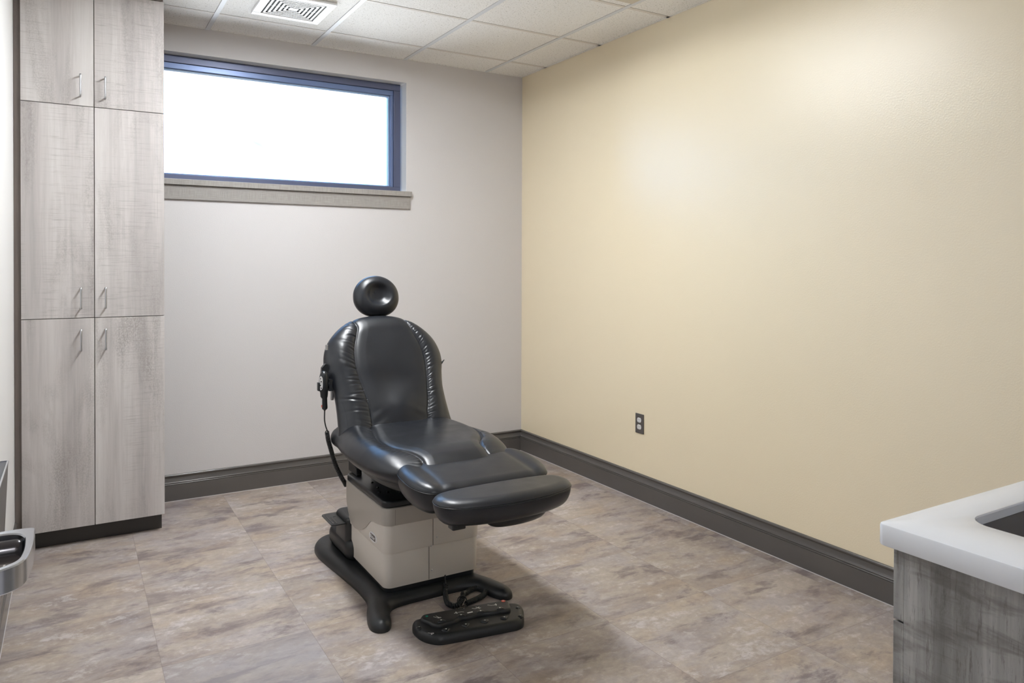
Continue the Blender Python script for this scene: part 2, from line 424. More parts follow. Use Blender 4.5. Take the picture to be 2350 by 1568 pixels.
# ------------------------------------------------------------------ room shell
YN = -4.42   # near wall face
S(box('floor', -4.6, 0.1, -6.1, .25, -.06, 0, M['floor']))
LX0, LX1, LY0, LY1 = -2.115, -1.533, -2.134, -.939      # opening of the recessed light
cb = MB(); cb.box(-4.6, LX0, -6.1, .25, H, H+.08); cb.box(LX1, .1, -6.1, .25, H, H+.08); cb.box(LX0, LX1, -6.1, LY0, H, H+.08); cb.box(LX0, LX1, LY1, .25, H, H+.08)
S(cb.build('ceiling', M['ceiling']))
S(box('wall_right', 0, .12, -6.1, .25, 0, H, M['wall_cream']))
WX0, WX1, WZ0, WZ1 = -2.425, -.897, 1.80, 2.548
wb = MB(); wb.box(-4.6, WX0, 0, .16, 0, H); wb.box(WX1, .0, 0, .16, 0, H); wb.box(WX0, WX1, 0, .16, 0, WZ0); wb.box(WX0, WX1, 0, .16, WZ1, H)
S(wb.build('wall_back', M['wall_grey']))
S(box('wall_left', XL-.12, XL, -4.36, 0, 0, H, M['wall_white']))
wn = MB(); wn.box(-2.05, 0, YN-.12, YN, 0, H); wn.box(XL-.12, -2.05, YN-.12, YN, 2.13, H)
S(wn.build('wall_near', M['wall_grey']))
S(box('wall_corridor', -4.6, .0, -6.1, -6.0, 0, H, M['wall_white']))
S(box('wall_corridor_end', -4.7, -4.6, -6.1, .25, 0, H, M['wall_white']))
# ceiling grid
Sx = .6096
g = MB(); x = -.300
while x > XL: g.box(x-.012, x+.012, YN, -.001, H-.0035, H-.0002); x -= Sx
xs = [-.3-Sx*k for k in range(5)]
g2 = MB(); y = -.317; ys = []
while y > YN: g2.box(XL+.001, -.001, y-.011, y+.011, H-.002, H-.0002); ys.append(y); y -= Sx
gr = g.build('ceiling_grid', M['grid_white']); S(gr)
gr2 = g2.build('ceiling_cross_tee', plain('shaded_cross_tee', (.74, .70, .66), .6), gr)  # beige tone carries the cross tees' shade in the base colour
sg = MB()
for xg in xs[:5]:
    for sx in (-1, 1): sg.box(xg+sx*.0128-.0008, xg+sx*.0128+.0008, YN, -.001, H-.0012, H-.0001)
for yg in ys:
    for sx in (-1, 1): sg.box(XL+.001, -.001, yg+sx*.0116-.0006, yg+sx*.0116+.0006, H-.0010, H-.0001)
sg.build('tile_shadow_line', plain('tile_shadow_grey', (.45, .43, .41), .9), gr)  # grey strips stand in for the shadow lines along tile edges
wa = MB(); wa.box(XL+.0005, -.0005, -.02, -.0005, H-.002, H-.0002); wa.box(-.02, -.0005, YN, -.02, H-.002, H-.0002)
wa.build('wall_angle', M['ceiling'], gr)
# plain access panel in the ceiling
ap = box('ceiling_access_panel', -.897, -.315, -2.13, -1.60, H-.006, H-.0005, plain('beige_panel', (.62, .57, .48), .5), None, .002)
tag(ap, 'plain beige access panel set flush in the ceiling grid near the yellow wall', 'panel')
# baseboards: ogee profile swept along wall
def base_profile():
    P = [(.0, .0), (.015, .0), (.015, .092)]
    for zc_, xc_, r in ((.0965, .0118, .0034), (.1050, .0112, .0040)):
        for k in range(7):
            a = -PI/2+PI*k/6; P.append((xc_+r*math.cos(a), zc_+r*math.sin(a)))
    for k in range(1, 7): t = k/6; P.append((.0100-.0050*math.sin(t*PI/2), .1095+.024*t))     # cove
    for k in range(8):
        a = -PI/2+PI*.95*k/7; P.append((.0052+.0052*math.cos(a), .1430+.0068*math.sin(a)))
    P.append((.0, .150)); return P
def baseboard(name, p0, p1, nrm, m0=0., m1=0.):
    P = base_profile(); p0 = Vector(p0); p1 = Vector(p1); n = Vector(nrm); d = (p1-p0).normalized(); R = []
    for q, mm in ((p0, m0), (p1, -m1)):
        R.append([tuple(q+n*o+d*(mm*o)+Vector((0, 0, z))) for o, z in P])
    o = MB().rings(R).build(name, M['trim'], None, 0, True, 42)
    bm = bmesh.new(); bm.from_mesh(o.data); bmesh.ops.recalc_face_normals(bm, faces=bm.faces); bm.to_mesh(o.data); bm.free()
    return S(o)
bb1 = baseboard('baseboard_back', (-2.42, 0, 0), (0, 0, 0), (0, -1, 0), 0, 1.)
bb2 = baseboard('baseboard_right', (0, 0, 0), (0, -3.80, 0), (-1, 0, 0), 1., 0)
bb3 = baseboard('baseboard_left', (XL, -.46, 0), (XL, -4.36, 0), (1, 0, 0))
box('caulk_line', -2.40, -.014, -.0165, -.0131, 0.0, .0035, M['caulk'], bb1)
box('caulk_line', -.0165, -.0131, -3.8, -.014, 0.0, .0035, M['caulk'], bb2)
box('caulk_line', XL+.0131, XL+.0165, -4.3, -.47, 0.0, .0035, M['caulk'], bb3)
# ------------------------------------------------------------------ window
win = empty('window_1', ((WX0+WX1)/2, .1, 1.83)); S(win)
fz0, fz1, fx1, fx0 = 1.832, 2.546, -.909, WX0
def wframe(name, x0, x1, z0, z1, wl, wr, wb_, wt, y0, y1, m):
    b = MB(); b.box(x0, x1, y0, y1, z1-wt, z1); b.box(x0, x1, y0, y1, z0, z0+wb_); b.box(x1-wr, x1, y0, y1, z0+wb_, z1-wt); b.box(x0, x0+wl, y0, y1, z0+wb_, z1-wt)
    return b.build(name, m, win, .002)
wframe('window_frame', fx0, fx1, fz0, fz1, .03, .047, .030, .042, .075, .155, M['frame'])
wframe('glazing_stop', fx0+.031, fx1-.048, fz0+.0305, fz1-.0425, .03, .018, .005, .032, .086, .150, plain('flare_blue_stop', (.16, .22, .40), .3, .3))  # blue is window flare put into the stop colour
wframe('glazing_bead', fx0+.062, fx1-.067, fz0+.0365, fz1-.076, .01, .012, .003, .012, .105, .145, plain('flare_blue_gasket', (.36, .52, .75), .35))  # light blue carries the flare next to the glass
MB().box(fx0+.06, fx1-.067, .1255, .1275, fz0+.035, fz1-.076).build('window_pane', M['glass'], win)
# opening returns already the wall thickness; sill and apron
b = MB(); b.box(WX1-.0012, WX1-.0001, .0005, .0745, 1.8266, WZ1-.0013); b.box(WX0, WX1-.0001, .0005, .0745, WZ1-.0012, WZ1-.0001); b.build('reveal_glare_lining', M['wall_white'], win)  # white lining added so its colour imitates the glare on the jamb
sl = empty('window_sill', (-1.64, -.01, 1.80)); S(sl)
box('sill_board', -2.40, -.868, -.030, .0745, 1.7935, 1.8265, M['sill'], sl, .002)
box('apron', -2.40, -.874, -.014, -.0005, 1.712, 1.7925, M['sill'], sl, .0015)
# ------------------------------------------------------------------ exhaust vent
vent = empty('ceiling_vent', (-1.805, -.63, H)); tag(vent, 'white square ceiling vent with concentric louvres above the window', 'vent')
vx, vy, hw = -1.80, -.640, .175
b = MB()
def ring(b, cx, cy, a, w, z0, z1):
    b.box(cx-a, cx+a, cy-a, cy-a+w, z0, z1); b.box(cx-a, cx+a, cy+a-w, cy+a, z0, z1); b.box(cx-a, cx-a+w, cy-a+w, cy+a-w, z0, z1); b.box(cx+a-w, cx+a, cy-a+w, cy+a-w, z0, z1)
ring(b, vx, vy, hw+.005, .042, H-.016, H-.0006); b.build('vent_plate', M['white_plastic'], vent, .003)
for k in range(6):
    b = MB(); ring(b, vx, vy, .130-.0215*k, .0115, H-.0150, H-.0125); b.build('louvre_ring', M['white_plastic'], vent, .0008)
box('louvre_centre', vx-.014, vx+.014, vy-.014, vy+.014, H-.0150, H-.0125, M['white_plastic'], vent)
b = MB(); b.box(vx-.13, vx+.13, vy-.0015, vy+.0015, H-.0123, H-.0116); b.box(vx-.0015, vx+.0015, vy-.13, vy+.13, H-.0123, H-.0116); b.build('louvre_rib', M['white_plastic'], vent)
box('vent_throat', vx-.135, vx+.135, vy-.135, vy+.135, H-.0112, H-.0006, M['dark'], vent)
# ------------------------------------------------------------------ recessed ceiling light (above the frame), plus an added corridor fill lamp
def troffer(x0, x1, y0, y1, lens, label, rec):
    t = empty('ceiling_light', ((x0+x1)/2, (y0+y1)/2, H)); tag(t, label, 'light')
    xc = (x0+x1)/2; x0 += .001; x1 -= .001; y0 += .001; y1 -= .001
    b = MB(); b.box(x0, x1, y0, y0+.016, H-.004+rec*.0, H+.006); b.box(x0, x1, y1-.016, y1, H-.004, H+.006); b.box(x0, x0+.016, y0+.016, y1-.016, H-.004, H+.006); b.box(x1-.016, x1, y0+.016, y1-.016, H-.004, H+.006)
    if rec: b.build('light_frame', M['white_plastic'], t, .001)
    zt = H+rec if rec else H-.004
    # folded reflector pan
    b = MB()
    prf = [(x0+.016, H+.006), (x0+.03, zt-.012), (x0+.12, zt-.002), (xc, zt), (x1-.12, zt-.002), (x1-.03, zt-.012), (x1-.016, H+.006)] if rec else [(x0, H-.004), (xc, H-.003), (x1, H-.004)]
    R = [[(px, yy, pz) for px, pz in prf]+[(px, yy, pz+.002) for px, pz in reversed(prf)] for yy in (y0+.016, y1-.016)]
    b.rings(R)
    if rec: b.box(x0+.016, x1-.016, y0+.012, y0+.016, H+.006, zt); b.box(x0+.016, x1-.016, y1-.016, y1-.012, H+.006, zt)
    o = b.build('reflector_pan', M['white_plastic'], t)
    bm = bmesh.new(); bm.from_mesh(o.data); bmesh.ops.recalc_face_normals(bm, faces=bm.faces); bm.to_mesh(o.data); bm.free()
    R = []
    for yy in (y0+.04, y1-.04):
        R.append([(xc+.090*math.cos(PI+PI*k/10), yy, zt-.003+.016*math.sin(PI+PI*k/10)) for k in range(11)])
    o = MB().rings(R).build('lamp_lens', M[lens], t, 0, True, 40)
    bm = bmesh.new(); bm.from_mesh(o.data); bmesh.ops.recalc_face_normals(bm, faces=bm.faces); bm.to_mesh(o.data); bm.free()
    return t
troffer(-2.115, -1.533, -2.134, -.939, 'lens', 'white recessed ceiling light with a narrow glowing lens above the exam chair', .036)
troffer(-3.1, -2.5, -5.9, -4.75, 'fill_lens', 'unseen fill light added in the corridor to brighten the room', 0)  # fill lamp added out of view to brighten the near side
# ------------------------------------------------------------------ tall cabinet
cab = empty('tall_cabinet', (-2.71, -.25, 0)); tag(cab, 'tall weathered light oak storage cabinet with six doors left of the window', 'cabinet')
cx0, cx1, cy = -3.007, -2.406, -.5
box('cabinet_body', cx0+.002, cx1-.002, -.479, -.005, .087, 2.695, M['wood_edge'], cab)
box('filler_strip', XL+.001, cx0-.0005, -.487, -.02, .0, 2.695, M['wood_edge'], cab)
box('toe_kick', XL+.001, cx1-.008, -.44, -.42, .0, .0865, plain('dark_toe_kick', (.040, .036, .032), .4), cab)
xm = -2.7115; gp = .0015
zs = [(.087, 1.0855), (1.0885, 2.0965), (2.0995, 2.655)]
hx = {0: (-2.768, -2.665)}
hz = [(.932, 1.033), (1.132, 1.233), (2.140, 2.244)]
k = 0
for iz, (z0, z1) in enumerate(zs):
    for ix, (xa, xb) in enumerate(((cx0, xm-gp), (xm+gp, cx1))):
        d = box('door', xa, xb, cy, cy+.019, z0, z1, M['wood%d' % k], cab, .0012); k += 1
        px = -2.768 if ix == 0 else -2.665; h0, h1 = hz[iz]
        P = [(px, cy, h0+.004), (px, cy-.024, h0+.004), (px, cy-.030, h0+.010), (px, cy-.030, h1-.010), (px, cy-.024, h1-.004), (px, cy, h1-.004)]
        MB().tube(catmull(P, 4, False), .0042, 10).build('handle', M['nickel'], d, 0, True, 60)
box('top_filler', cx0+.0005, cx1-.012, -.497, -.48, 2.659, H-.001, M['wood_edge'], cab)
# ------------------------------------------------------------------ counter with sink
CX, CY, CZ = -1.586, -3.802, .90
cc = empty('base_cabinet', (-.8, -4.1, 0)); tag(cc, 'weathered grey oak base cabinet under the white countertop at lower right', 'cabinet')
box('end_panel', CX+.019, CX+.039, -4.415, CY-.0385, .0, CZ-.0395, M['wood_side'], cc, .0008)
b = MB(); b.box(CX+.0395, -.02, -4.415, CY-.041, .1, .118); b.box(CX+.0395, -.02, -4.415, -4.403, .118, CZ-.042); b.box(-.038, -.02, -4.403, CY-.041, .118, CZ-.042); b.box(CX+.0395, -.038, CY-.060, CY-.041, .70, .73)
b.build('cabinet_body', M['wood_edge'], cc)
box('toe_kick', CX+.0395, -.02, -4.3, CY-.12, .0, .0995, M['trim'], cc)
wds = [M['wood3'], M['wood4'], M['wood5']]
xx = CX+.019; wW = (-.02-xx)/3
for k in range(3):
    xa, xb = xx+k*wW+.001, xx+(k+1)*wW-.001
    dr = box('drawer_front', xa, xb, CY-.038, CY-.019, .733, CZ-.042, M['wood_side'] if k == 0 else wds[k], cc, .001)
    dd = box('door', xa, xb, CY-.038, CY-.019, .105, .7295, M['wood_side'] if k == 0 else wds[k], cc, .001)
    xc = (xa+xb)/2
    MB().tube(catmull([(xc-.05, CY-.019, .79), (xc-.05, CY+.006, .79), (xc-.045, CY+.010, .79), (xc+.045, CY+.010, .79), (xc+.05, CY+.006, .79), (xc+.05, CY-.019, .79)], 4, False), .0042, 10).build('handle', M['nickel'], dr, 0, True, 60)
    MB().tube(catmull([(xb-.05, CY-.019, .60), (xb-.05, CY+.006, .60), (xb-.05, CY+.010, .605), (xb-.05, CY+.010, .695), (xb-.05, CY+.006, .70), (xb-.05, CY-.019, .70)], 4, False), .0042, 10).build('handle', M['nickel'], dd, 0, True, 60)
# countertop with rounded sink cut-out
SX0, SX1, SY0, SY1 = -1.438, -1.02, -4.22, -3.874
def plate_hole(name, outer, inner, z0, z1, e, m, parent=None):
    n = len(inner); b = MB()
    def off(P, c, k): return P
    R = []
    ox0, ox1, oy0, oy1, orr = outer; ix0, ix1, iy0, iy1, ir = inner; n8 = 10
    def O(i, z): return [(*q, z) for q in rrect(ox0+i, ox1-i, oy0+i, oy1-i, orr-i if orr-i > .0005 else .0005, n8)]
    def I(i, z): return [(*q, z) for q in rrect(ix0-i, ix1+i, iy0-i, iy1+i, ir+i, n8)]
    seq = [I(0, z1-e), I(e*.3, z1-e*.3), I(e, z1), O(e, z1), O(e*.3, z1-e*.3), O(0, z1-e), O(0, z0+e), O(e*.3, z0+e*.3), O(e, z0), I(.028, z0), I(.028, z1-.019), I(0, z1-.019)]
    seq.append(seq[0]); b.rings(seq, True, False, False)
    return b.build(name, m, parent, 0, True, 35)
ct = empty('countertop', (-.8, -4.1, CZ)); tag(ct, 'white quartz countertop with rounded corner on the grey base cabinet', 'countertop')
plate_hole('slab', (CX, -.001, -4.419, CY, .013), (SX0, SX1, SY0, SY1, .045), CZ-.039, CZ, .004, M['quartz'], ct)
sk = empty('sink', (-1.23, -4.05, CZ-.04)); tag(sk, 'dark stainless undermount sink in the white countertop', 'sink')
b = MB(); R = []
for i, z in ((-.010, -.0198), (.004, -.0198), (.002, -.030), (0, -.045), (0, -.17), (.02, -.195), (.05, -.2)):
    R.append([(*q, CZ+z) for q in rrect(SX0-.004+max(i, -.012), SX1+.004-i, SY0-.004+i, SY1+.004-i, max(.05-i, .01), 10)])
sb = b.rings(R, True, False, True).build('basin', M['sink_steel'], sk, 0, True, 40)
b = MB(); b.tube([(-1.23, -4.05, CZ-.1995), (-1.23, -4.05, CZ-.196)], .042, 24); b.build('drain', M['steel'], sk, 0, True, 40)
# ------------------------------------------------------------------ outlet
ol = empty('wall_outlet', (0, -1.31, .437)); tag(ol, 'dark grey duplex outlet plate with white sockets on the yellow wall', 'outlet')
def rect_yz(b, x0, x1, y0, y1, z0, z1): b.box(x0, x1, y0, y1, z0, z1)
box('cover_plate', -.006, -.0004, -1.345, -1.274, .380, .493, M['plate_grey'], ol, .0025)
for zc in (.457, .4175):
    R = []
    for xo, s in ((-.0062, 1.), (-.0082, .97)):
        P = []
        for k in range(24):
            a = 2*PI*k/24; yy = .0172*math.cos(a); zz = .0172*math.sin(a); zz = max(-.0135, min(.0135, zz)); P.append((xo, -1.3095+yy*s, zc+zz*s))
        R.append(P)
    o = MB().rings(R).build('socket', M['white_plastic'], ol, 0, False)
    sl_ = MB(); sl_.box(-.0086, -.0080, -1.3035, -1.3015, zc-.001, zc+.007); sl_.box(-.0086, -.0080, -1.3175, -1.3155, zc, zc+.007); sl_.box(-.0086, -.0080, -1.3115, -1.3075, zc-.009, zc-.005)
    sl_.build('socket_slots', M['dark'], o)
MB().sphere((-.0064, -1.3095, .437), .0028, 10).build('screw', M['plate_grey'], ol, 0, True)
# ------------------------------------------------------------------ door with lever
dl = box('door_1', -2.975, -2.93, -4.30, -3.33, .01, 2.1, M['door']); S(dl)
LZ = .965
MB().tube([(-2.9295, -3.385, LZ), (-2.922, -3.385, LZ)], .027, 28).build('rose', M['chrome'], dl, 0, True, 40)
lev = MB(); P = [(-2.921, -3.386), (-2.868, -3.386)]
lev.tube([(-2.9215, -3.388, LZ-.004), (-2.872, -3.388, LZ-.004), (-2.866, -3.388, LZ-.004), (-2.862, -3.388, LZ-.004)], [.0155, .0155, .0145, .011], 24)
lv = lev.build('lever_shank', M['dark_metal'], dl, 0, True, 60)
# strap: flat U bar returning to the door
op = [(-2.912, -3.359), (-2.880, -3.3565), (-2.853, -3.359), (-2.8505, -3.372), (-2.8500, -3.41), (-2.8525, -3.46), (-2.8585, -3.492), (-2.872, -3.508), (-2.895, -3.519), (-2.922, -3.526)]
ip = [(-2.912, -3.3715), (-2.884, -3.3715), (-2.8700, -3.378), (-2.8625, -3.392), (-2.8600, -3.41), (-2.8600, -3.45), (-2.8645, -3.483), (-2.8765, -3.4985), (-2.897, -3.5095), (-2.922, -3.517)]
oc = resample(catmull(op, 6, False), 60, False); ic = resample(catmull(ip, 6, False), 60, False)
R = []
for a, c in zip(oc, ic):
    m_ = .0018; d_ = (a-c)/np.linalg.norm(a-c)*m_; z1, z0 = .981, .949
    R.append([(a[0]-d_[0], a[1]-d_[1], z1), (a[0], a[1], z1-m_), (a[0], a[1], z0+m_), (a[0]-d_[0], a[1]-d_[1], z0), (c[0]+d_[0], c[1]+d_[1], z0), (c[0], c[1], z0+m_), (c[0], c[1], z1-m_), (c[0]+d_[0], c[1]+d_[1], z1)])
o = MB().rings(R).build('lever_handle', M['chrome'], dl, 0, True, 30)
bm = bmesh.new(); bm.from_mesh(o.data); bmesh.ops.recalc_face_normals(bm, faces=bm.faces); bm.to_mesh(o.data); bm.free()
# ------------------------------------------------------------------ slim tapered wall bin
wbn = empty('wall_bin', (XL+.05, -2.62, .42)); tag(wbn, 'dark tapered slim bin with a shiny steel rim on the left wall', 'bin')
b = MB()
z0, z1 = .36, .876
x0b, x1b = -2.96, -2.9365
R = [[(XL+.001, -2.464, z0), (x0b, -2.464, z0), (x0b, -2.80, z0), (XL+.001, -2.80, z0)], [(XL+.001, -2.464, z1), (x1b, -2.464, z1), (x1b, -2.80, z1), (XL+.001, -2.80, z1)]]
o = b.rings(R).build('bin_body', plain('taupe_metal', (.085, .078, .072), .4), wbn, .002)
bm = bmesh.new(); bm.from_mesh(o.data); bmesh.ops.recalc_face_normals(bm, faces=bm.faces); bm.to_mesh(o.data); bm.free()
box('bin_lid', XL+.001, x1b-.003, -2.80, -2.467, z1+.0005, z1+.003, plain('dark_gloss_lid', (.02, .025, .035), .28), wbn)
b = MB(); b.box(x1b-.0025, x1b+.0005, -2.80, -2.463, z1+.0005, z1+.0045); b.box(XL+.001, x1b-.0025, -2.4665, -2.463, z1+.0005, z1+.0045); b.build('steel_rim', M['chrome'], wbn)
# ================================================================== EXAM CHAIR
CXX = -1.54
ch = empty('exam_chair', (CXX, -1.6, 0)); tag(ch, 'black leather power exam chair on a beige pedestal with black base', 'chair')
# ---- base foot plate
BC = -1.556
half = [(-.248, -1.60), (-.243, -1.70), (-.248, -1.79), (-.280, -1.875), (-.302, -1.950), (-.306, -2.000), (-.286, -2.032), (-.252, -2.032), (-.226, -1.995), (-.208, -1.935), (-.188, -1.892), (-.15, -1.872), (-.08, -1.866)]
rear = [(-.08, -1.045), (-.16, -1.030), (-.225, -1.055), (-.268, -1.12), (-.282, -1.21), (-.276, -1.32), (-.262, -1.45)]
outl = [(BC+x, y) for x, y in rear+half]+[(BC-x*.955, y) for x, y in reversed(rear+half)]
def hbase(u, v, d):
    r = prof(d/.042); body = np.clip(1-np.abs(v+1.5)/.34, 0, 1)
    return .008+.034*r
field('base_plate', outl, hbase, .001, .012, M['black_plastic'], ch)
# plinth between base and shell
rprism(MB(), -1.735, -1.335, -1.824, -1.41, .040, .0625, .03, .002).build('plinth', M['black_satin'], ch, 0, True, 40)
# motor housing behind the pedestal
b = MB(); rprism(b, -1.772, -1.310, -1.46, -1.13, .03, .135, .06, .045, 6); b.build('rear_housing', M['black_plastic'], ch, 0, True, 50)
b = MB(); rprism(b, -1.765, -1.32, -1.42, -1.235, .09, .222, .035, .018, 5)
b.build('housing_column', M['black_plastic'], ch, 0, True, 50)
b = MB(); rprism(b, -1.828, -1.70, -1.405, -1.235, .197, .202, .02, .0015, 2); b.build('rear_step_plate', M['black_satin'], ch, 0, True, 40)
b = MB(); b.box(-1.817, -1.811, -1.385, -1.26, .2023, .2030); b.box(-1.802, -1.797, -1.39, -1.30, .2023, .2030); b.box(-1.79, -1.778, -1.30, -1.295, .2023, .2030); b.build('step_plate_ribs', M['black_gloss'], ch)
# ---- shells
X0, X1, YF, YB = -1.748, -1.320, -1.834, -1.390
lo = rprism(MB(), X0+.004, X1-.004, YF+.004, YB, .061, .206, .034, .003, 2).build('lower_shell', M['cream_shell'], ch, 0, True, 40)
uo = rprism(MB(), X0, X1, YF, YB+.025, .2, .335, .036, .003, 2).build('upper_shell', M['cream_shell'], ch, 0, True, 40)
# top cover with a wave cut into its side edge
def cover(r_out):
    P = rrect(X0-.004, X1+.004, YF-.004, YB+.052, .038, 8)
    Q = resample(np.array(P), 400)
    Q = Q
    key = [(-1.84, .3125), (-1.80, .3115), (-1.772, .306), (-1.745, .302), (-1.715, .300), (-1.685, .293), (-1.655, .272), (-1.62, .246), (-1.585, .228), (-1.55, .214), (-1.515, .207), (-1.48, .202), (-1.45, .2065), (-1.42, .222), (-1.395, .247), (-1.375, .285), (-1.36, .34), (-1.35, .375)]
    ky = [a for a, _ in key]; kz = [b_ for _, b_ in key]
    zb = np.interp(Q[:, 1], ky, kz)
    front = Q[:, 1] < YF+.034
    zb = np.where(front, .3125, zb)
    inn = resample(np.array(rrect(X0+.004, X1-.004, YF+.004, YB+.028, .03, 8)), 400)
    cen = np.array([(X0+X1)/2, (YF+YB)/2])
    R = []
    R.append(np.c_[Q+(cen-Q)*.035, zb+.001]); R.append(np.c_[Q+(cen-Q)*.004, zb]); R.append(np.c_[Q, zb+.003]); 
    for t in (.25, .5, .75): R.append(np.c_[Q, (zb+.003)*(1-t)+t*.376])
    R.append(np.c_[Q, np.full(400, .376)]); R.append(np.c_[Q+(cen-Q)*.006, np.full(400, .3805)]); R.append(np.c_[Q+(cen-Q)*.02, np.full(400, .382)])
    return MB().rings([r.tolist() for r in R], True, False, True)
cv = cover(0).build('top_cover', M['taupe_shell'], ch, 0, True, 45)
# seams and screws
YFs = YF-.0004
box('shell_joint', -1.5405, -1.5385, YFs, YF+.002, .203, .3115, M['dark'], uo)
box('shell_joint', -1.5565, -1.5545, YFs+.004, YF+.006, .064, .199, M['dark'], lo)
box('cover_joint', X0+.043, X0+.0435, YF-.0043, YF, .315, .375, M['dark'], cv)
for q in ((-1.522, YF, .233), (-1.543, YF+.004, .100), (-1.547, YF+.002, .201)):
    MB().sphere(q, .0042, 10, (1, .55, 1)).build('screw', M['steel'], uo if q[2] > .2 else lo, 0, True)
# oval badge
bg = MB(); R = []
for xo, s in ((0, 1.), (-.002, .98), (-.003, .88), (-.0022, .84)):
    R.append([(X0-.0002+xo, -1.706+.044*s*math.cos(2*PI*k/40), .2325+.0195*s*math.sin(2*PI*k/40)) for k in range(40)])
bo = bg.rings(R).build('badge', M['silver_label'], ch, 0, True, 40)
box('badge_panel', X0-.0030, X0-.0024, -1.733, -1.679, .2215, .2445, M['dark_metal'], bo)
tc = bpy.data.curves.new('badge_lettering', 'FONT'); tc.body = 'Ritter'; tc.size = .021; tc.extrude = .0002; tc.align_x = 'CENTER'; tc.align_y = 'CENTER'
to = bpy.data.objects.new('badge_text', tc); C.objects.link(to)
bpy.context.view_layer.update()
me = bpy.data.meshes.new_from_object(to.evaluated_get(bpy.context.evaluated_depsgraph_get())); bpy.data.objects.remove(to)
tx = bpy.data.objects.new('badge_lettering', me); C.objects.link(tx); me.materials.clear(); me.materials.append(M['silver_label'])
# text faces -x: local x -> -y world, local y -> z
me.transform(Matrix(((0, 0, -1, X0-.0032), (-1, 0, 0, -1.706), (0, 1, 0, .2330), (0, 0, 0, 1)))); tx.parent = bo; tx.matrix_parent_inverse = bo.matrix_basis.inverted()
# black tray on top
b = MB(); rprism(b, X0-.001, X1+.001, YF+.002, YB+.044, .380, .410, .035, .009, 4); b.build('top_tray', M['black_satin'], ch, 0, True, 45)
for q in ((-1.70, -1.56, .4125), (-1.705, -1.64, .4125), (-1.66, -1.62, .4125), (-1.72, -1.70, .411), (-1.69, -1.72, .4125)): MB().sphere(q, .006, 10, (1, 1, .6)).build('tray_screw', M['black_gloss'], ch, 0, True)
b = MB(); rprism(b, -1.66, -1.42, -1.76, -1.42, .41, .49, .02, .004); b.build('seat_carriage', M['black_satin'], ch, 0, True, 45)
for sx in (-1, 1):
    b = MB(); xa = CXX+sx*.172; pr = [(-1.318, .41), (-1.318, .455), (-1.326, .467), (-1.345, .472), (-1.372, .465), (-1.425, .442), (-1.43, .41)]
    b.rings([[(xa-.013, y, z) for y, z in pr], [(xa+.013, y, z) for y, z in pr]]); o = b.build('seat_bracket', M['black_satin'], ch, .004)
    bm = bmesh.new(); bm.from_mesh(o.data); bmesh.ops.recalc_face_normals(bm, faces=bm.faces); bm.to_mesh(o.data); bm.free()
# ---- seat
sh = [(0, -1.355), (-.12, -1.352), (-.22, -1.340), (-.272, -1.335), (-.278, -1.42), (-.292, -1.53), (-.303, -1.64), (-.307, -1.76), (-.302, -1.87), (-.280, -1.965), (-.235, -2.035), (-.15, -2.072), (-.06, -2.082)]
seat_out = [(CXX+x, y) for x, y in sh]+[(CXX-x, y) for x, y in reversed(sh[1:])]
seamL = catmull([(-.135, -1.40), (-.148, -1.52), (-.176, -1.64), (-.196, -1.76), (-.186, -1.87), (-.150, -1.945), (-.130, -2.01), (-.138, -2.10)], 8, False)+np.array([CXX, 0])
seamR = catmull([(.215, -1.40), (.245, -1.50), (.262, -1.60), (.255, -1.72), (.215, -1.85), (.168, -1.925), (.152, -1.99), (.148, -2.10)], 8, False)+np.array([CXX, 0])
def gauss(x, w): return np.exp(-(x/w)**2)
def gathers(arc, d, seed, n=26, L=1., dep=1., lmin=.012, lmax=.045, sl=.5):
    """stitched leather gathers: thin creases running away from a seam, plus a soft ripple"""
    r = np.random.default_rng(seed); s = np.zeros_like(arc)
    pos = np.linspace(0, L, n)+r.uniform(-.35, .35, n)*L/n
    for a in pos:
        ln = r.uniform(lmin, lmax); k = r.uniform(.05, .8)*sl; w = r.uniform(.0018, .0034); q = r.uniform(.35, 1.25)*dep
        x = arc-a+k*d+r.uniform(-2, 3)*d*d
        ww = w*(1+d/.045)
        s = s+q*(-.0024*np.exp(-(x/ww)**2)+.0011*np.exp(-((x-1.9*ww)/(1.4*ww))**2)+.0008*np.exp(-((x+1.9*ww)/(1.4*ww))**2))*np.exp(-(d/ln)**2)
    return s
def seat_top(u, v):
    x = (u-CXX)
    z = .012*np.clip((v+2.08)/.7, 0, 1)                           # slightly higher at the back
    z = z-.030*np.clip((-1.93-v)/.15, 0, 1)**1.6                   # waterfall front
    P = np.c_[u, v]; dl, al, sl1 = dist_poly(P, seamL); dr_, ar, sr1 = dist_poly(P, seamR)
    inside = (sl1 > 0) & (sr1 < 0); dm = np.minimum(dl, dr_)
    bol = np.where(~inside, np.sin(np.clip(dm/.13, 0, 1)*PI)**.8, 0.)
    z = z+.015*bol*np.clip((v+2.0)/.18, 0, 1)
    z = z+np.where(inside, .010*np.clip(dm/.04, 0, 1)**.7, 0.)
    return z
def seat_disp(u, v, top, z):
    P = np.c_[u, v]; dl, al, s1 = dist_poly(P, seamL); dr_, ar, s2 = dist_poly(P, seamR)
    g = -.0060*(gauss(dl, .0030)+gauss(dr_, .0030))-.0025*(gauss(dl, .012)+gauss(dr_, .012))
    wl = gathers(al, dl, 3, 36, .75, 1.1, .016, .045)*(s1 < 0)*np.clip(dl/.004, 0, 1)
    wr = gathers(ar, dr_, 5, 26, .75, .9, .010, .045)*(s2 > 0)*np.clip(dr_/.004, 0, 1)
    return np.where(top, g+wl+wr, 0.)
cushion('seat_cushion', seat_out, (CXX, -1.72), .085, .052, .045, .042, M['leather'], ch, zmid=.572, top=seat_top, disp=seat_disp, ns=600, nr=120, nb=16)
shell_out = [(CXX+(x-CXX)*.86, -1.70+(y+1.70)*.92) for x, y in seat_out]
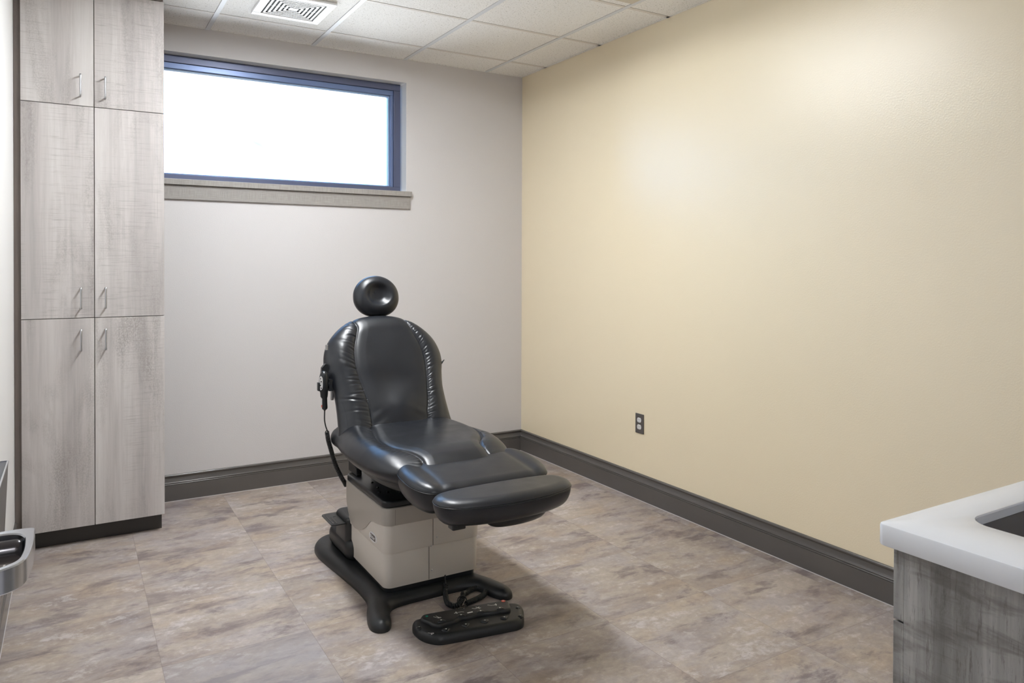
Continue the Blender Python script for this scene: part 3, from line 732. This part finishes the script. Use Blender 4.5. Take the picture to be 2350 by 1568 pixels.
def tap(u, v): return 0*u
cushion('seat_underside', shell_out, (CXX, -1.72), .03, .01, .16, .075, M['black_plastic'], ch, zmid=.535, ns=160, nr=10, nb=22)
# thread lines in the seams
def stitch(name, poly, zf, parent, m=None, r=.0012):
    pass
# ---- backrest
Uv = np.array([0, .49, .872]); Uv /= np.linalg.norm(Uv); Nv = np.array([0, -Uv[2], Uv[1]])
P0 = np.array([CXX, -1.50, .62]); Xv = np.array([1., 0, 0])
hb_ = [(0, .574), (-.085, .566), (-.155, .541), (-.214, .498), (-.262, .440), (-.285, .375), (-.286, .315), (-.272, .255), (-.262, .19), (-.262, .12), (-.266, .05), (-.268, -.03), (-.20, -.05), (-.10, -.05)]
back_out = [(x, y) for x, y in hb_]+[(0, -.05)]+[(-x, y) for x, y in reversed(hb_[1:])]
bl = catmull([(-.128, .60), (-.126, .535), (-.120, .50), (-.134, .452), (-.150, .40), (-.158, .34), (-.157, .285), (-.147, .222), (-.136, .158), (-.129, .10), (-.130, .04), (-.134, -.06)], 8, False)
br = catmull([(.130, .60), (.136, .53), (.148, .475), (.170, .411), (.181, .347), (.180, .29), (.171, .217), (.156, .125), (.138, .05), (.132, -.06)], 8, False)
def back_top(u, v):
    P = np.c_[u, v]; dl, al, s1 = dist_poly(P, bl); dr_, ar, s2 = dist_poly(P, br)
    inside = (s1 > 0) & (s2 < 0); dm = np.minimum(dl, dr_)
    z = np.where(~inside, .010*np.sin(np.clip(dm/.11, 0, 1)*PI)**.8, .004*np.clip(dm/.05, 0, 1))
    z = z+np.where(inside, .016*np.exp(-((u-.02)/.085)**2-((v-.10)/.065)**2), 0.)   # lumbar swell
    z = z-np.where(inside, .006*np.exp(-((v-.235)/.05)**2)*np.exp(-(u/.1)**2), 0.)
    return z
def back_disp(u, v, top, z):
    P = np.c_[u, v]; dl, al, s1 = dist_poly(P, bl); dr_, ar, s2 = dist_poly(P, br)
    g = -.0040*(gauss(dl, .0030)+gauss(dr_, .0030))-.0026*(gauss(dl, .014)+gauss(dr_, .014))
    env = np.clip((v-.0)/.12, 0, 1)
    wl = gathers(al, dl, 11, 30, .66, 1.5, .028, .080)*(s1 < 0)*np.clip(dl/.004, 0, 1)*(.3+.7*env)
    wr = gathers(ar, dr_, 17, 38, .66, .80, .018, .045, 1.2)*(s2 > 0)*np.clip(dr_/.004, 0, 1)
    # soft folds in the centre panel near the lower corners
    cf = .0012*np.sin(v*120+np.abs(u)*60)*np.exp(-((np.abs(u)-.10)/.035)**2)*np.exp(-((v-.04)/.05)**2)
    return np.where(top, g+wl+wr+cf, 0.)
cushion('backrest', back_out, (0, .27), .085, .052, .05, .06, M['leather'], ch, frame=(P0-Nv*.052, Xv, Uv, Nv), top=back_top, disp=back_disp, ns=620, nr=130, nb=14)
# ---- headrest
th = math.radians(14); Uh = np.array([0, math.sin(th), math.cos(th)]); Nh = np.array([0, -math.cos(th), math.sin(th)])
ho = []
for k in range(24):
    a = 2*PI*k/24; x = .1150*math.cos(a); y = .103*math.sin(a)
    if y < 0: x *= 1.+.09*(y/-.103)**2; y = max(y, -.0985)
    else: x *= .99
    ho.append((x, y))
def head_top(u, v):
    r = np.sqrt((u/1.05)**2+((v-.004)/.92)**2)
    return -.030*np.exp(-(r/.054)**4)-.004*np.clip(r/.1, 0, 1)**2
def head_disp(u, v, top, z):
    return np.where(top, -.0012*gauss(z-.012, .0035)-.0015*gauss(np.hypot(u+.018, v-.012), .004), 0.)
cushion('headrest', ho, (0, 0), .062, .052, .05, .05, M['leather'], ch, frame=(np.array([CXX+.010, -1.145, 1.1905]), Xv, Uh, Nh), zmid=0., top=head_top, disp=head_disp, ns=180, nr=60, nb=14)
b = MB(); b.box(-1.54, -1.52, -1.112, -1.100, .95, 1.18); b.build('headrest_post', M['steel'], ch, .003)
# backrest support frame behind the cushion
O = P0-Nv*.118
for sx in (-.2, .2):
    pts = [O+Xv*sx+Uv*t for t in (-.05, .1, .25, .42)]; MB().tube([tuple(q) for q in pts], .014, 10).build('back_frame_bar', M['black_satin'], ch, 0, True, 50)
# silver lever by the left bolster, release tip on the right
b = MB(); b.tube([(-1.802, -1.32, .795), (-1.802, -1.323, .745), (-1.802, -1.323, .738)], [.0075, .0075, .006], 14); b.build('accessory_rod', M['steel'], ch, 0, True, 50)
b = MB(); b.tube([(-1.820, -1.30, .962), (-1.820, -1.30, .985)], .006, 10); b.build('steel_knob', M['steel'], ch, 0, True, 50)
b = MB(); b.tube([(-1.29, -1.32, .862), (-1.262, -1.32, .868), (-1.246, -1.32, .884)], [.009, .006, .002], 8); b.build('release_tip', M['black_plastic'], ch, 0, True, 50)
# holder bracket for the hand control
hbk = MB(); pr = [(-1.838, .790), (-1.800, .775), (-1.795, .80), (-1.822, .900), (-1.832, .903), (-1.848, .886), (-1.850, .86), (-1.835, .825)]
hbk.rings([[(x, -1.325, z) for x, z in pr], [(x, -1.305, z) for x, z in pr]])
hbk.tube([(-1.835, -1.33, .808), (-1.80, -1.325, .806), (-1.78, -1.33, .806)], .013, 14)
hbk.box(-1.822, -1.785, -1.345, -1.31, .783, .835)
o = hbk.build('control_holder', M['black_satin'], ch, 0, True, 35)
bm = bmesh.new(); bm.from_mesh(o.data); bmesh.ops.recalc_face_normals(bm, faces=bm.faces); bm.to_mesh(o.data); bm.free()
# ---- leg panels
def sym(h, c=0): return [(c+x, y) for x, y in h]+[(c-x, y) for x, y in reversed(h) if abs(x) > 1e-6]
C1, C2 = CXX+.038, CXX+.026
f1 = sym([(0, -1.955), (-.10, -1.957), (-.20, -1.962), (-.250, -1.985), (-.275, -2.04), (-.281, -2.11), (-.276, -2.18), (-.250, -2.238), (-.20, -2.262), (-.10, -2.268), (0, -2.268)], C1)
def rimseam(out, dz):
    oo = resample(catmull(out, 14), 200)
    def f_(u, v, top, z):
        d, _, _ = dist_poly(np.c_[u, v], oo, True); return np.where(top, -.0016*gauss(d-.0075, .0022), 0.)
    return f_
def f1top(u, v):
    x = np.abs(u-C1); return .007*np.clip((x-.19)/.04, 0, 1)*np.clip((.285-x)/.05, 0, 1)-.006*gauss(x-.195, .02)*np.clip((v+2.27)/.08, 0, 1)-.008*np.clip((-2.2-v)/.07, 0, 1)**2
f1r = [(x, y+2.11) for x, y in f1]; tl = math.atan(.10)
def rimseam2(z0, k=.0016):
    def f_(u, v, top, z): return -k*gauss(z-z0, .0016)+.0007*gauss(z-z0-.004, .0018)
    return f_
def f1top(u, v):
    x = np.abs(u-C1); return .003*np.clip((x-.19)/.04, 0, 1)-.004*gauss(x-.195, .018)+.004*gauss(v, .12)
cushion('leg_pad', f1r, (C1, 0), .040, .022, .050, .088, M['leather'], ch, frame=(np.array([0, -2.11, .567]), Xv, np.array([0, math.cos(tl), math.sin(tl)]), np.array([0, -math.sin(tl), math.cos(tl)])), top=f1top, disp=rimseam2(0.), ns=340, nr=56, nb=30)
f2 = sym([(0, -2.290), (-.12, -2.290), (-.20, -2.296), (-.243, -2.315), (-.262, -2.355), (-.258, -2.40), (-.225, -2.440), (-.15, -2.470), (-.07, -2.484), (0, -2.487)], C2)
def f2top(u, v): return .004*gauss(u-CXX, .2)
cushion('foot_pad', f2, (C2, -2.385), .038, .022, .050, .070, M['leather'], ch, zmid=.556, top=f2top, disp=rimseam2(.556), ns=340, nr=48, nb=30)
def piping(outl_, frame=None, z=0., par=ch):
    q = resample(catmull(outl_, 14), 220); c = q.mean(0); d = q-c; q = c+d*(1+.0006/np.linalg.norm(d, axis=1)[:, None])
    V = np.c_[q, np.full(len(q), z)]; V = np.vstack([V, V[:2]])
    if frame is not None:
        O, U, Wd, Nn = frame; V = O+V[:, :1]*U+V[:, 1:2]*Wd+V[:, 2:]*Nn
    return MB().tube([tuple(x) for x in V], .0017, 8).build('piping', M['black_satin'], par, 0, True, 60)
piping(f1r, (np.array([0, -2.11, .567]), Xv, np.array([0, math.cos(tl), math.sin(tl)]), np.array([0, -math.sin(tl), math.cos(tl)])), .0005)
piping(f2, None, .5565)
hs = [(-1.60, -2.385), (-1.56, -2.345), (-1.48, -2.33), (-1.40, -2.34), (-1.35, -2.375), (-1.38, -2.42), (-1.47, -2.44), (-1.56, -2.43)]
cushion('foot_pad_housing', hs, (-1.47, -2.385), .01, .01, .075, .045, M['black_plastic'], ch, zmid=.489, ns=120, nr=6, nb=18)
b = MB(); rprism(b, -1.725, -1.675, -2.395, -2.355, .468, .488, .006, .003); b.build('foot_pad_latch', M['black_satin'], ch, 0, True, 45)
for xr in (-1.60, -1.50): box('leg_pad_rail', xr, xr+.02, -2.33, -1.95, .458, .476, M['black_satin'], ch, .003)
# ================================================================== HAND CONTROL
hc = empty('hand_control', (-1.85, -1.35, .70)); tag(hc, 'black hand control with coiled cord hanging at the left side of the exam chair', 'remote control')
def ell(cx, cy, z, a, c, n=20, tilt=0): return [(cx+a*math.cos(2*PI*k/n), cy+c*math.sin(2*PI*k/n), z) for k in range(n)]
hx_, hy_ = -1.848, -1.352
R = []
for z, a, c, dx in ((.876, .003, .004, 0), (.873, .010, .010, 0), (.864, .016, .017, 0), (.850, .0195, .021, 0), (.825, .0205, .023, -.001), (.800, .0195, .022, -.001), (.785, .0185, .020, 0)):
    R.append(ell(hx_+dx, hy_, z, a, c))
MB().rings(R[::-1]).build('control_head', M['black_satin'], hc, 0, True, 50)
R = []
for z, a, c, dx in ((.785, .0175, .018, .001), (.762, .0155, .017, .001), (.757, .0125, .015, .002), (.735, .0120, .014, .003), (.715, .0125, .014, .004), (.708, .0115, .012, .004), (.703, .006, .006, .004)):
    R.append(ell(hx_+dx, hy_, z, a, c))
MB().rings(R[::-1]).build('control_grip', M['black_satin'], hc, 0, True, 50)
def facepanel(name, pts, m, off):
    P = []
    n = len(pts)
    R = [[(x, y-off, z) for x, y, z in pts], [(x-.0006, y-off-.0012, z) for x, y, z in pts]]
    o = MB().rings(R).build(name, m, hc)
    bm = bmesh.new(); bm.from_mesh(o.data); bmesh.ops.recalc_face_normals(bm, faces=bm.faces); bm.to_mesh(o.data); bm.free(); return o
# face plate looks towards the camera side, slightly left
def face(zc, h, a0, w, rad, m, name, zt=None):
    b = MB(); R = []
    for i in range(13):
        t = -1+2*i/12; z = zc+h*t; ww = w*math.sqrt(max(0.02, 1-t**4)) if zt is None else w
        R.append([(hx_-.001+(rad+.0004+e)*math.cos(a0+ww*s), hy_+(rad*1.12+.0004+e)*math.sin(a0+ww*s), z) for e, s in ((0, -1), (.0012, -1), (.0012, 0), (.0012, 1), (0, 1))])
    o = b.rings(R).build(name, m, hc, 0, True, 40)
    bm = bmesh.new(); bm.from_mesh(o.data); bmesh.ops.recalc_face_normals(bm, faces=bm.faces); bm.to_mesh(o.data); bm.free(); return o
fp = face(.825, .031, math.radians(218), .42, .0200, M['white_plastic'], 'button_panel')
for k, zz in enumerate((.845, .832, .815, .803)):
    a = math.radians(218+(6 if k % 2 else -4)); b = MB(); b.sphere((hx_-.001+.0216*math.cos(a), hy_+.0242*math.sin(a), zz), .0028, 8); b.build('button', M['black_gloss'], fp, 0, True)
sp_ = face(.742, .014, math.radians(212), .22, .0125, M['white_plastic'], 'grip_label', 1)
face(.724, .007, math.radians(212), .20, .0118, M['red_ink'], 'grip_mark', 1)
b = MB(); rprism(b, hx_-.0275, hx_-.0195, hy_-.010, hy_+.012, .790, .826, .002, .001); b.build('side_clip', M['black_satin'], hc, 0, True, 50)
cd_ = MB(); cd_.tube(catmull([(hx_+.004, hy_, .705), (hx_+.003, hy_, .68), (hx_+.0035, hy_, .655), (hx_+.009, hy_, .628), (hx_+.017, hy_, .605), (hx_+.017, hy_, .598)], 8, False), [.0042]*3+[.0028]*38, 8)
cd_.build('cord', M['black_plastic'], hc, 0, True, 60)
helix([(-1.834, -1.352, .604), (-1.829, -1.352, .57), (-1.815, -1.350, .52), (-1.803, -1.350, .478), (-1.790, -1.350, .440), (-1.772, -1.352, .400), (-1.757, -1.356, .372), (-1.746, -1.352, .352)], .0082, .0024, .0056, 12, 6).build('coiled_cord', M['black_plastic'], hc, 0, True, 60)
rg = []
for k in range(17):
    a = 2*PI*k/16; rg.append((-1.834+.0065*math.cos(a), -1.352, .603+.0065*math.sin(a)))
MB().tube(rg, .0024, 8).build('cord_loop', M['black_plastic'], hc, 0, True, 60)
# ================================================================== FOOT CONTROL
fa = math.radians(9); EX = np.array([math.cos(fa), -math.sin(fa), 0]); EY = np.array([math.sin(fa), math.cos(fa), 0]); FO = np.array([-1.53, -2.155, 0.])
fc = empty('foot_control', (-1.53, -2.155, 0)); tag(fc, 'flat black foot control pad with arrow buttons on the floor before the chair', 'foot pedal')
FR = (FO, EX, EY, np.array([0, 0, 1.]))
body = [(-.190, .078), (-.213, .045), (-.209, -.005), (-.190, -.050), (-.152, -.084), (-.10, -.090), (0, -.090), (.10, -.089), (.152, -.087), (.182, -.068), (.204, -.02), (.220, .030), (.205, .064), (.165, .078), (.08, .080), (-.08, .080)]
fb = field('pedal_body', body, lambda u, v, d: .006+.028*prof(d/.020), .001, .01, M['black_plastic'], fc, FR)
deck = [(-.172, .066), (-.183, .040), (-.165, .010), (-.152, -.018), (-.128, -.030), (-.100, -.022), (-.070, -.020), (-.040, -.006), (-.01, -.008), (.02, -.001), (.045, .001), (.078, -.008), (.11, -.006), (.14, -.010), (.158, .000), (.166, .030), (.170, .060), (.155, .073), (.08, .0735), (-.08, .0735), (-.15, .073)]
fd = field('pedal_deck', deck, lambda u, v, d: .033+.013*prof(d/.008), .030, .009, M['black_plastic'], fc, FR, insets=(.0005, .0015, .003, .005, .008))
def W(u, v, z): return tuple(FO+EX*u+EY*v+np.array([0, 0, z]))
def tri(b, u, v, z, s, dn=False):
    k = -1 if dn else 1
    b.add([W(u-s*.8, v-s*.6*k, z), W(u+s*.8, v-s*.6*k, z), W(u, v+s*k, z)], [(0, 1, 2) if not dn else (2, 1, 0)])
def domebtn(u, v, z, dn):
    k = -1 if dn else 1; R = []
    for s, h in ((1, 0), (.95, .003), (.8, .0048), (.5, .0055)):
        P = []
        for (a, c) in catmull([(-.016, -.008*k), (.016, -.008*k), (0, .013*k)], 6): P.append(W(u+a*s, v+c*s, z+h))
        if dn: P = P[::-1]
        R.append(P)
    return MB().rings(R).build('button', M['black_satin'], fc, 0, True, 50)
for (u, v) in ((-.119, -.012), (-.039, .000), (.039, .004), (.115, .001)):
    o = domebtn(u, v+.004, .0455, False); b = MB(); tri(b, u, v+.004, .0514, .0046); b.build('arrow_mark', M['white_ink'], o)
for (u, v) in ((-.114, -.055), (-.037, -.047), (.038, -.044), (.114, -.046)):
    o = domebtn(u, v-.002, .0335, True); b = MB(); tri(b, u, v, .0394, .0046, True); b.build('arrow_mark', M['white_ink'], o)
for (u, v) in ((.192, .014), (.176, -.052), (-.199, .0)):
    b = MB(); b.sphere(W(u, v, .032), .011, 14, (1, 1, .45)); o = b.build('round_button', M['black_satin'], fc, 0, True)
    b = MB(); b.sphere(W(u, v, .0371), .0016, 8, (1, 1, .3)); b.build('dot_mark', M['white_ink'], o)
def strokes(name, L, z, m, w=.0011, par=fd):
    b = MB()
    for P in L:
        for (a, c) in zip(P[:-1], P[1:]):
            d = np.array(c)-np.array(a); n = np.array([-d[1], d[0]])/(np.linalg.norm(d)+1e-9)*w
            q = [np.array(a)+n, np.array(a)-n, np.array(c)-n, np.array(c)+n]
            b.add([W(*t, z) for t in q], [(0, 1, 2, 3)])
    return b.build(name, m, par)
zt = .0466
def iconshift(L, u, v, s=1.): return [[(u+a*s, v+c*s) for a, c in P] for P in L]
strokes('chair_symbol', iconshift([[(-.004, .012), (.003, -.002), (.003, -.002)], [(-.014, .010), (-.006, -.001), (.004, -.003)], [(0, -.004), (.010, -.003)], [(-.003, -.008), (.012, -.007)]], -.122, .026), zt, M['white_ink'])
strokes('chair_symbol', iconshift([[(-.010, .002), (.002, .001), (.016, .001), (.024, -.004)], [(-.003, .011), (-.006, .001), (-.003, -.008)], [(-.014, -.002), (-.006, .001)]], -.043, .034), zt, M['white_ink'])
strokes('chair_symbol', iconshift([[(-.022, .004), (-.012, -.004), (0, -.001), (.012, -.005)], [(-.006, .008), (.002, 0), (.008, .006)], [(0, -.001), (.006, -.010)]], .040, .044), zt, M['white_ink'])
strokes('chair_symbol', iconshift([[(-.026, .010), (-.014, .001), (0, .0), (.006, .001)], [(.006, .010), (.008, .0), (.002, -.008)], [(.002, .006), (.006, .0)]], .108, .042), zt, M['white_ink'])
strokes('name_label', [[(-.010, .018), (.012, .020)]], zt, M['white_ink'], .0035)
strokes('dot_mark', [[(-.012, .058), (-.009, .058)]], zt, M['white_ink'], .0015)
strokes('stool_symbol', iconshift([[(-.014, .010), (-.004, .002), (.006, .002), (.008, -.004)], [(-.004, .002), (0, -.006), (.006, -.004)], [(-.006, -.010), (0, -.006)]], -.168, -.058, .9), .0345, M['white_ink'], .001, fb)
strokes('return_mark', iconshift([[(-.004, .002), (0, .004), (.004, .001), (.002, -.003), (-.003, -.003)]], -.158, .048), zt, M['green_ink'], .0019)
b = MB(); b.tube([W(.150, .060, .0462), W(.150, .060, .0480)], .0078, 20); o = b.build('stop_button', M['red_ink'], fc, 0, True, 40)
strokes('stop_mark', iconshift([[(-.003, 0), (0, .003), (.003, 0), (0, -.003), (-.003, 0)]], .150, .060), .0483, M['white_ink'], .0006, o)
# coiled cord of the foot control
zc = .0125
path = [(-1.499, -1.868, .046), (-1.510, -1.889, .026), (-1.524, -1.925, zc+.002), (-1.533, -1.968, zc), (-1.519, -1.996, zc), (-1.497, -1.993, zc+.004), (-1.472, -1.972, .030), (-1.456, -1.943, .026), (-1.431, -1.914, zc), (-1.397, -1.899, zc), (-1.366, -1.899, zc), (-1.348, -1.917, zc), (-1.354, -1.944, zc), (-1.379, -1.968, zc), (-1.414, -1.984, zc), (-1.448, -1.993, zc), (-1.474, -1.999, zc)]
helix(path, .0088, .0026, .0066, 12, 6).build('coiled_cord', M['black_plastic'], fc, 0, True, 60)
MB().tube(catmull([(-1.474, -1.999, zc), (-1.486, -2.012, .016), (-1.490, -2.03, .020), (-1.49, -2.07, .02)], 6, False), .0032, 8).build('cord', M['black_plastic'], fc, 0, True, 60)
rg = []
for k in range(25):
    a = 2*PI*k/24; rg.append((-1.486+.020*math.cos(a), -1.99+.006*math.sin(a), .022+.018*math.sin(a)))
MB().tube(rg, .0022, 8).build('cord_loop', M['black_plastic'], fc, 0, True, 60)
MB().tube(catmull([(-1.499, -1.868, .047), (-1.492, -1.848, .060), (-1.484, -1.832, .064), (-1.480, -1.826, .064)], 5, False), .0032, 8).build('cord', M['black_plastic'], fc, 0, True, 60)
# ------------------------------------------------------------------ world: overcast bright sky
w = bpy.data.worlds.new('World'); bpy.context.scene.world = w; w.use_nodes = True; nt = w.node_tree; nt.nodes.clear(); N = NB(nt)
bgn = N.n('ShaderNodeBackground'); o = N.n('ShaderNodeOutputWorld')
mp = N.coord(kind='Generated', scale=(1, 1, 2.6), loc=(.4, .1, .0))
cl = N.noise(mp, 2.6, 6, .55, .4)
sky = N.ramp(cl, [(.40, (.068, .24, .53)), (.56, (.24, .44, .76)), (.68, (.50, .67, .92))])
sx = N.n('ShaderNodeSeparateXYZ'); N.l(N.coord(kind='Generated'), sx.inputs[0])
gnd_fill = N.ramp(sx.outputs[2], [(.0, 1.), (.03, 0.)])  # unseen glowing lower half, added to brighten the ceiling through the window
sky = N.mix(gnd_fill, sky, (.90, .90, .90))
N.l(sky, bgn.inputs[0]); bgn.inputs[1].default_value = 12.5; N.l(bgn.outputs[0], o.inputs[0])
# ------------------------------------------------------------------ render look
sc = bpy.context.scene
sc.view_settings.view_transform = 'Standard'; sc.view_settings.look = 'None'; sc.view_settings.gamma = 1; sc.view_settings.use_curve_mapping = False
sc.view_settings.exposure = .22
sc.cycles.use_denoising = True; sc.cycles.max_bounces = 10; sc.cycles.diffuse_bounces = 6; sc.cycles.glossy_bounces = 4; sc.cycles.transparent_max_bounces = 8
sc.cycles.sample_clamp_indirect = 6.
sc.cycles.caustics_reflective = False; sc.cycles.caustics_refractive = False
